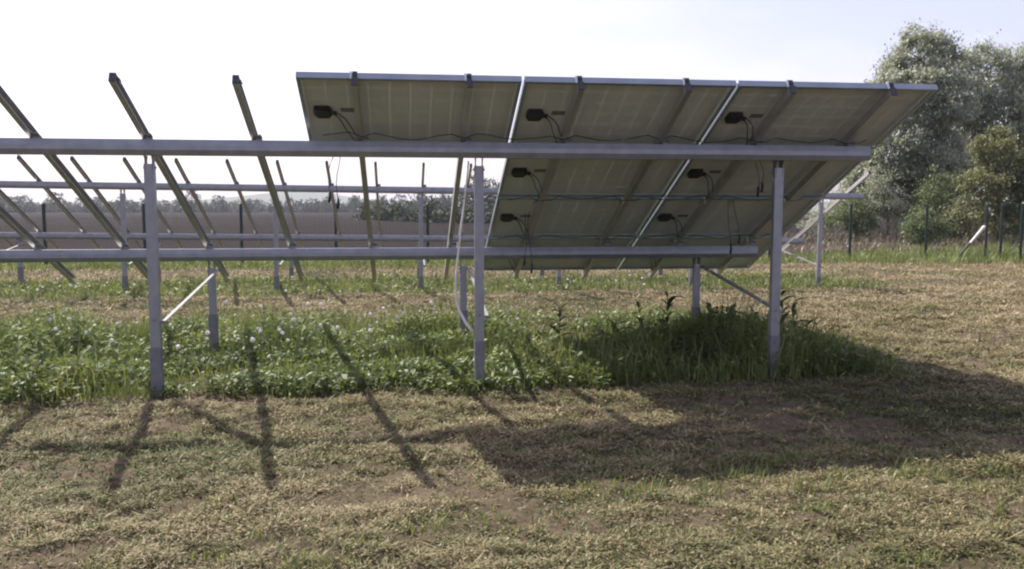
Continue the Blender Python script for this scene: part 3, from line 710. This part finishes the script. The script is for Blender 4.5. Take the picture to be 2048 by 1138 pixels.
b = gpt(1690, 46)
tree('twiggy_shrub', 'greyish thicket behind the end rafter of the bare frame', 'shrub', b.x, b.y,
     lobes_px(b, 46, [(1690, 405, 40, .9, 0), (1655, 435, 34, .8, 0), (1722, 372, 36, 1, 0), (1620, 448, 28, .7, 0), (1745, 420, 34, .9, 0)]), 8000, .13, M['silver'], .06, 10, shell=.4)
# mid-distance bushes across the field
for (px, Y, top, r) in ((735, 120, 404, 22), (770, 112, 398, 26), (815, 105, 402, 28), (860, 98, 396, 30), (905, 92, 404, 30), (950, 95, 394, 32), (995, 90, 398, 34), (1050, 92, 400, 34)):
    b = gpt(px, Y); 
    tree('field_bush', 'hazy grey-green bush at the side of the ploughed field', 'bush', b.x, b.y, lobes_px(b, Y, [(px, top + r, r, .9, 0), (px + r * .7, top + r * 1.4, r * .7, .8, 1), (px - r * .6, top + r * 1.5, r * .7, .8, -1)]), 1500, .32, M['far'], .08, 3, 'bushes beside the field', shell=.3)
b = gpt(965, 190)
tree('large_round_tree', 'large round-crowned tree rising above the far bushes', 'tree', b.x, b.y, lobes_px(b, 190, [(962, 372, 30, .95, 0), (985, 385, 28, 1, 0), (942, 390, 24, 1, 0), (965, 405, 34, .7, 0)]), 4500, .5, M['far'], .35, 2, shell=.3)
# far tree row: a few shapes, copied
protos = []
for k in range(6):
    h = 5.2 + 1.3 * (k % 3); w = (2.2, 3.4, 2.8, 1.6, 4.0, 3.0)[k]
    lob = [(0, 0, h * .66, w * .8, h * .34), (w * .7, 0, h * .52, w * .6, h * .3), (-w * .7, .3, h * .5, w * .62, h * .28), (0, 0, h * .22, w * 1.1, h * .24), (w * .8, 0, h * .2, w * .8, h * .2)]
    V, T, c, _ = crown(lob, 1300, .62, 1, .25)
    protos.append((tri_mesh('crown', V, T, M['far'], c), MB().tube([(0, 0, -.2), (.1, 0, h * .35), (0, .1, h * .75)], [.3, .22, .1], 6).mesh('trunk', M['bark'], True)))
rr = random.Random(9)
px = -420
while px < 1010:
    Y = rr.uniform(395, 470); g = gpt(px, Y); k = rr.randrange(6); sc = rr.uniform(.75, 1.3)
    root = empty('far_tree', (g.x, Y, 0), (0, 0, rr.uniform(0, 6.28))); tag(root, 'small hazy tree in the row along the far edge of the field', 'tree', 'trees along the far edge of the field')
    root.scale = (sc, sc, sc * rr.uniform(.8, 1.15))
    link('crown', protos[k][0], root); link('trunk', protos[k][1], root)
    px += rr.uniform(6, 13)
for (px, sc, k) in ((386, 1.5, 5), (865, 1.6, 3), (885, 1.9, 3), (905, 1.7, 0), (845, 1.7, 1), (925, 1.9, 1)):
    g = gpt(px, 400); root = empty('far_tree', (g.x, 400, 0), (0, 0, px)); root.scale = (sc * .8, sc * .8, sc)
    tag(root, 'taller hazy tree standing above the far tree row', 'tree', 'taller trees in the far row')
    link('crown', protos[k][0], root); link('trunk', protos[k][1], root)

# ================================================================== HAZE
hz = MB().prism([(-2600, -70), (2600, -70), (2600, 4100), (-2600, 4100)], (0, 0, -1.5), (0, 0, 62), (1, 0, 0), (0, 1, 0))
hm = bpy.data.materials.new('haze'); hm.use_nodes = True; t = hm.node_tree; t.nodes.clear()
pvn = t.nodes.new('ShaderNodeVolumePrincipled'); pvn.inputs['Color'].default_value = (.82, .87, .97, 1); pvn.inputs['Density'].default_value = .00028; pvn.inputs['Anisotropy'].default_value = .2
mo = t.nodes.new('ShaderNodeOutputMaterial'); t.links.new(pvn.outputs[0], mo.inputs['Volume'])
ho = hz.build('haze', hm); tag(ho, kind='stuff')
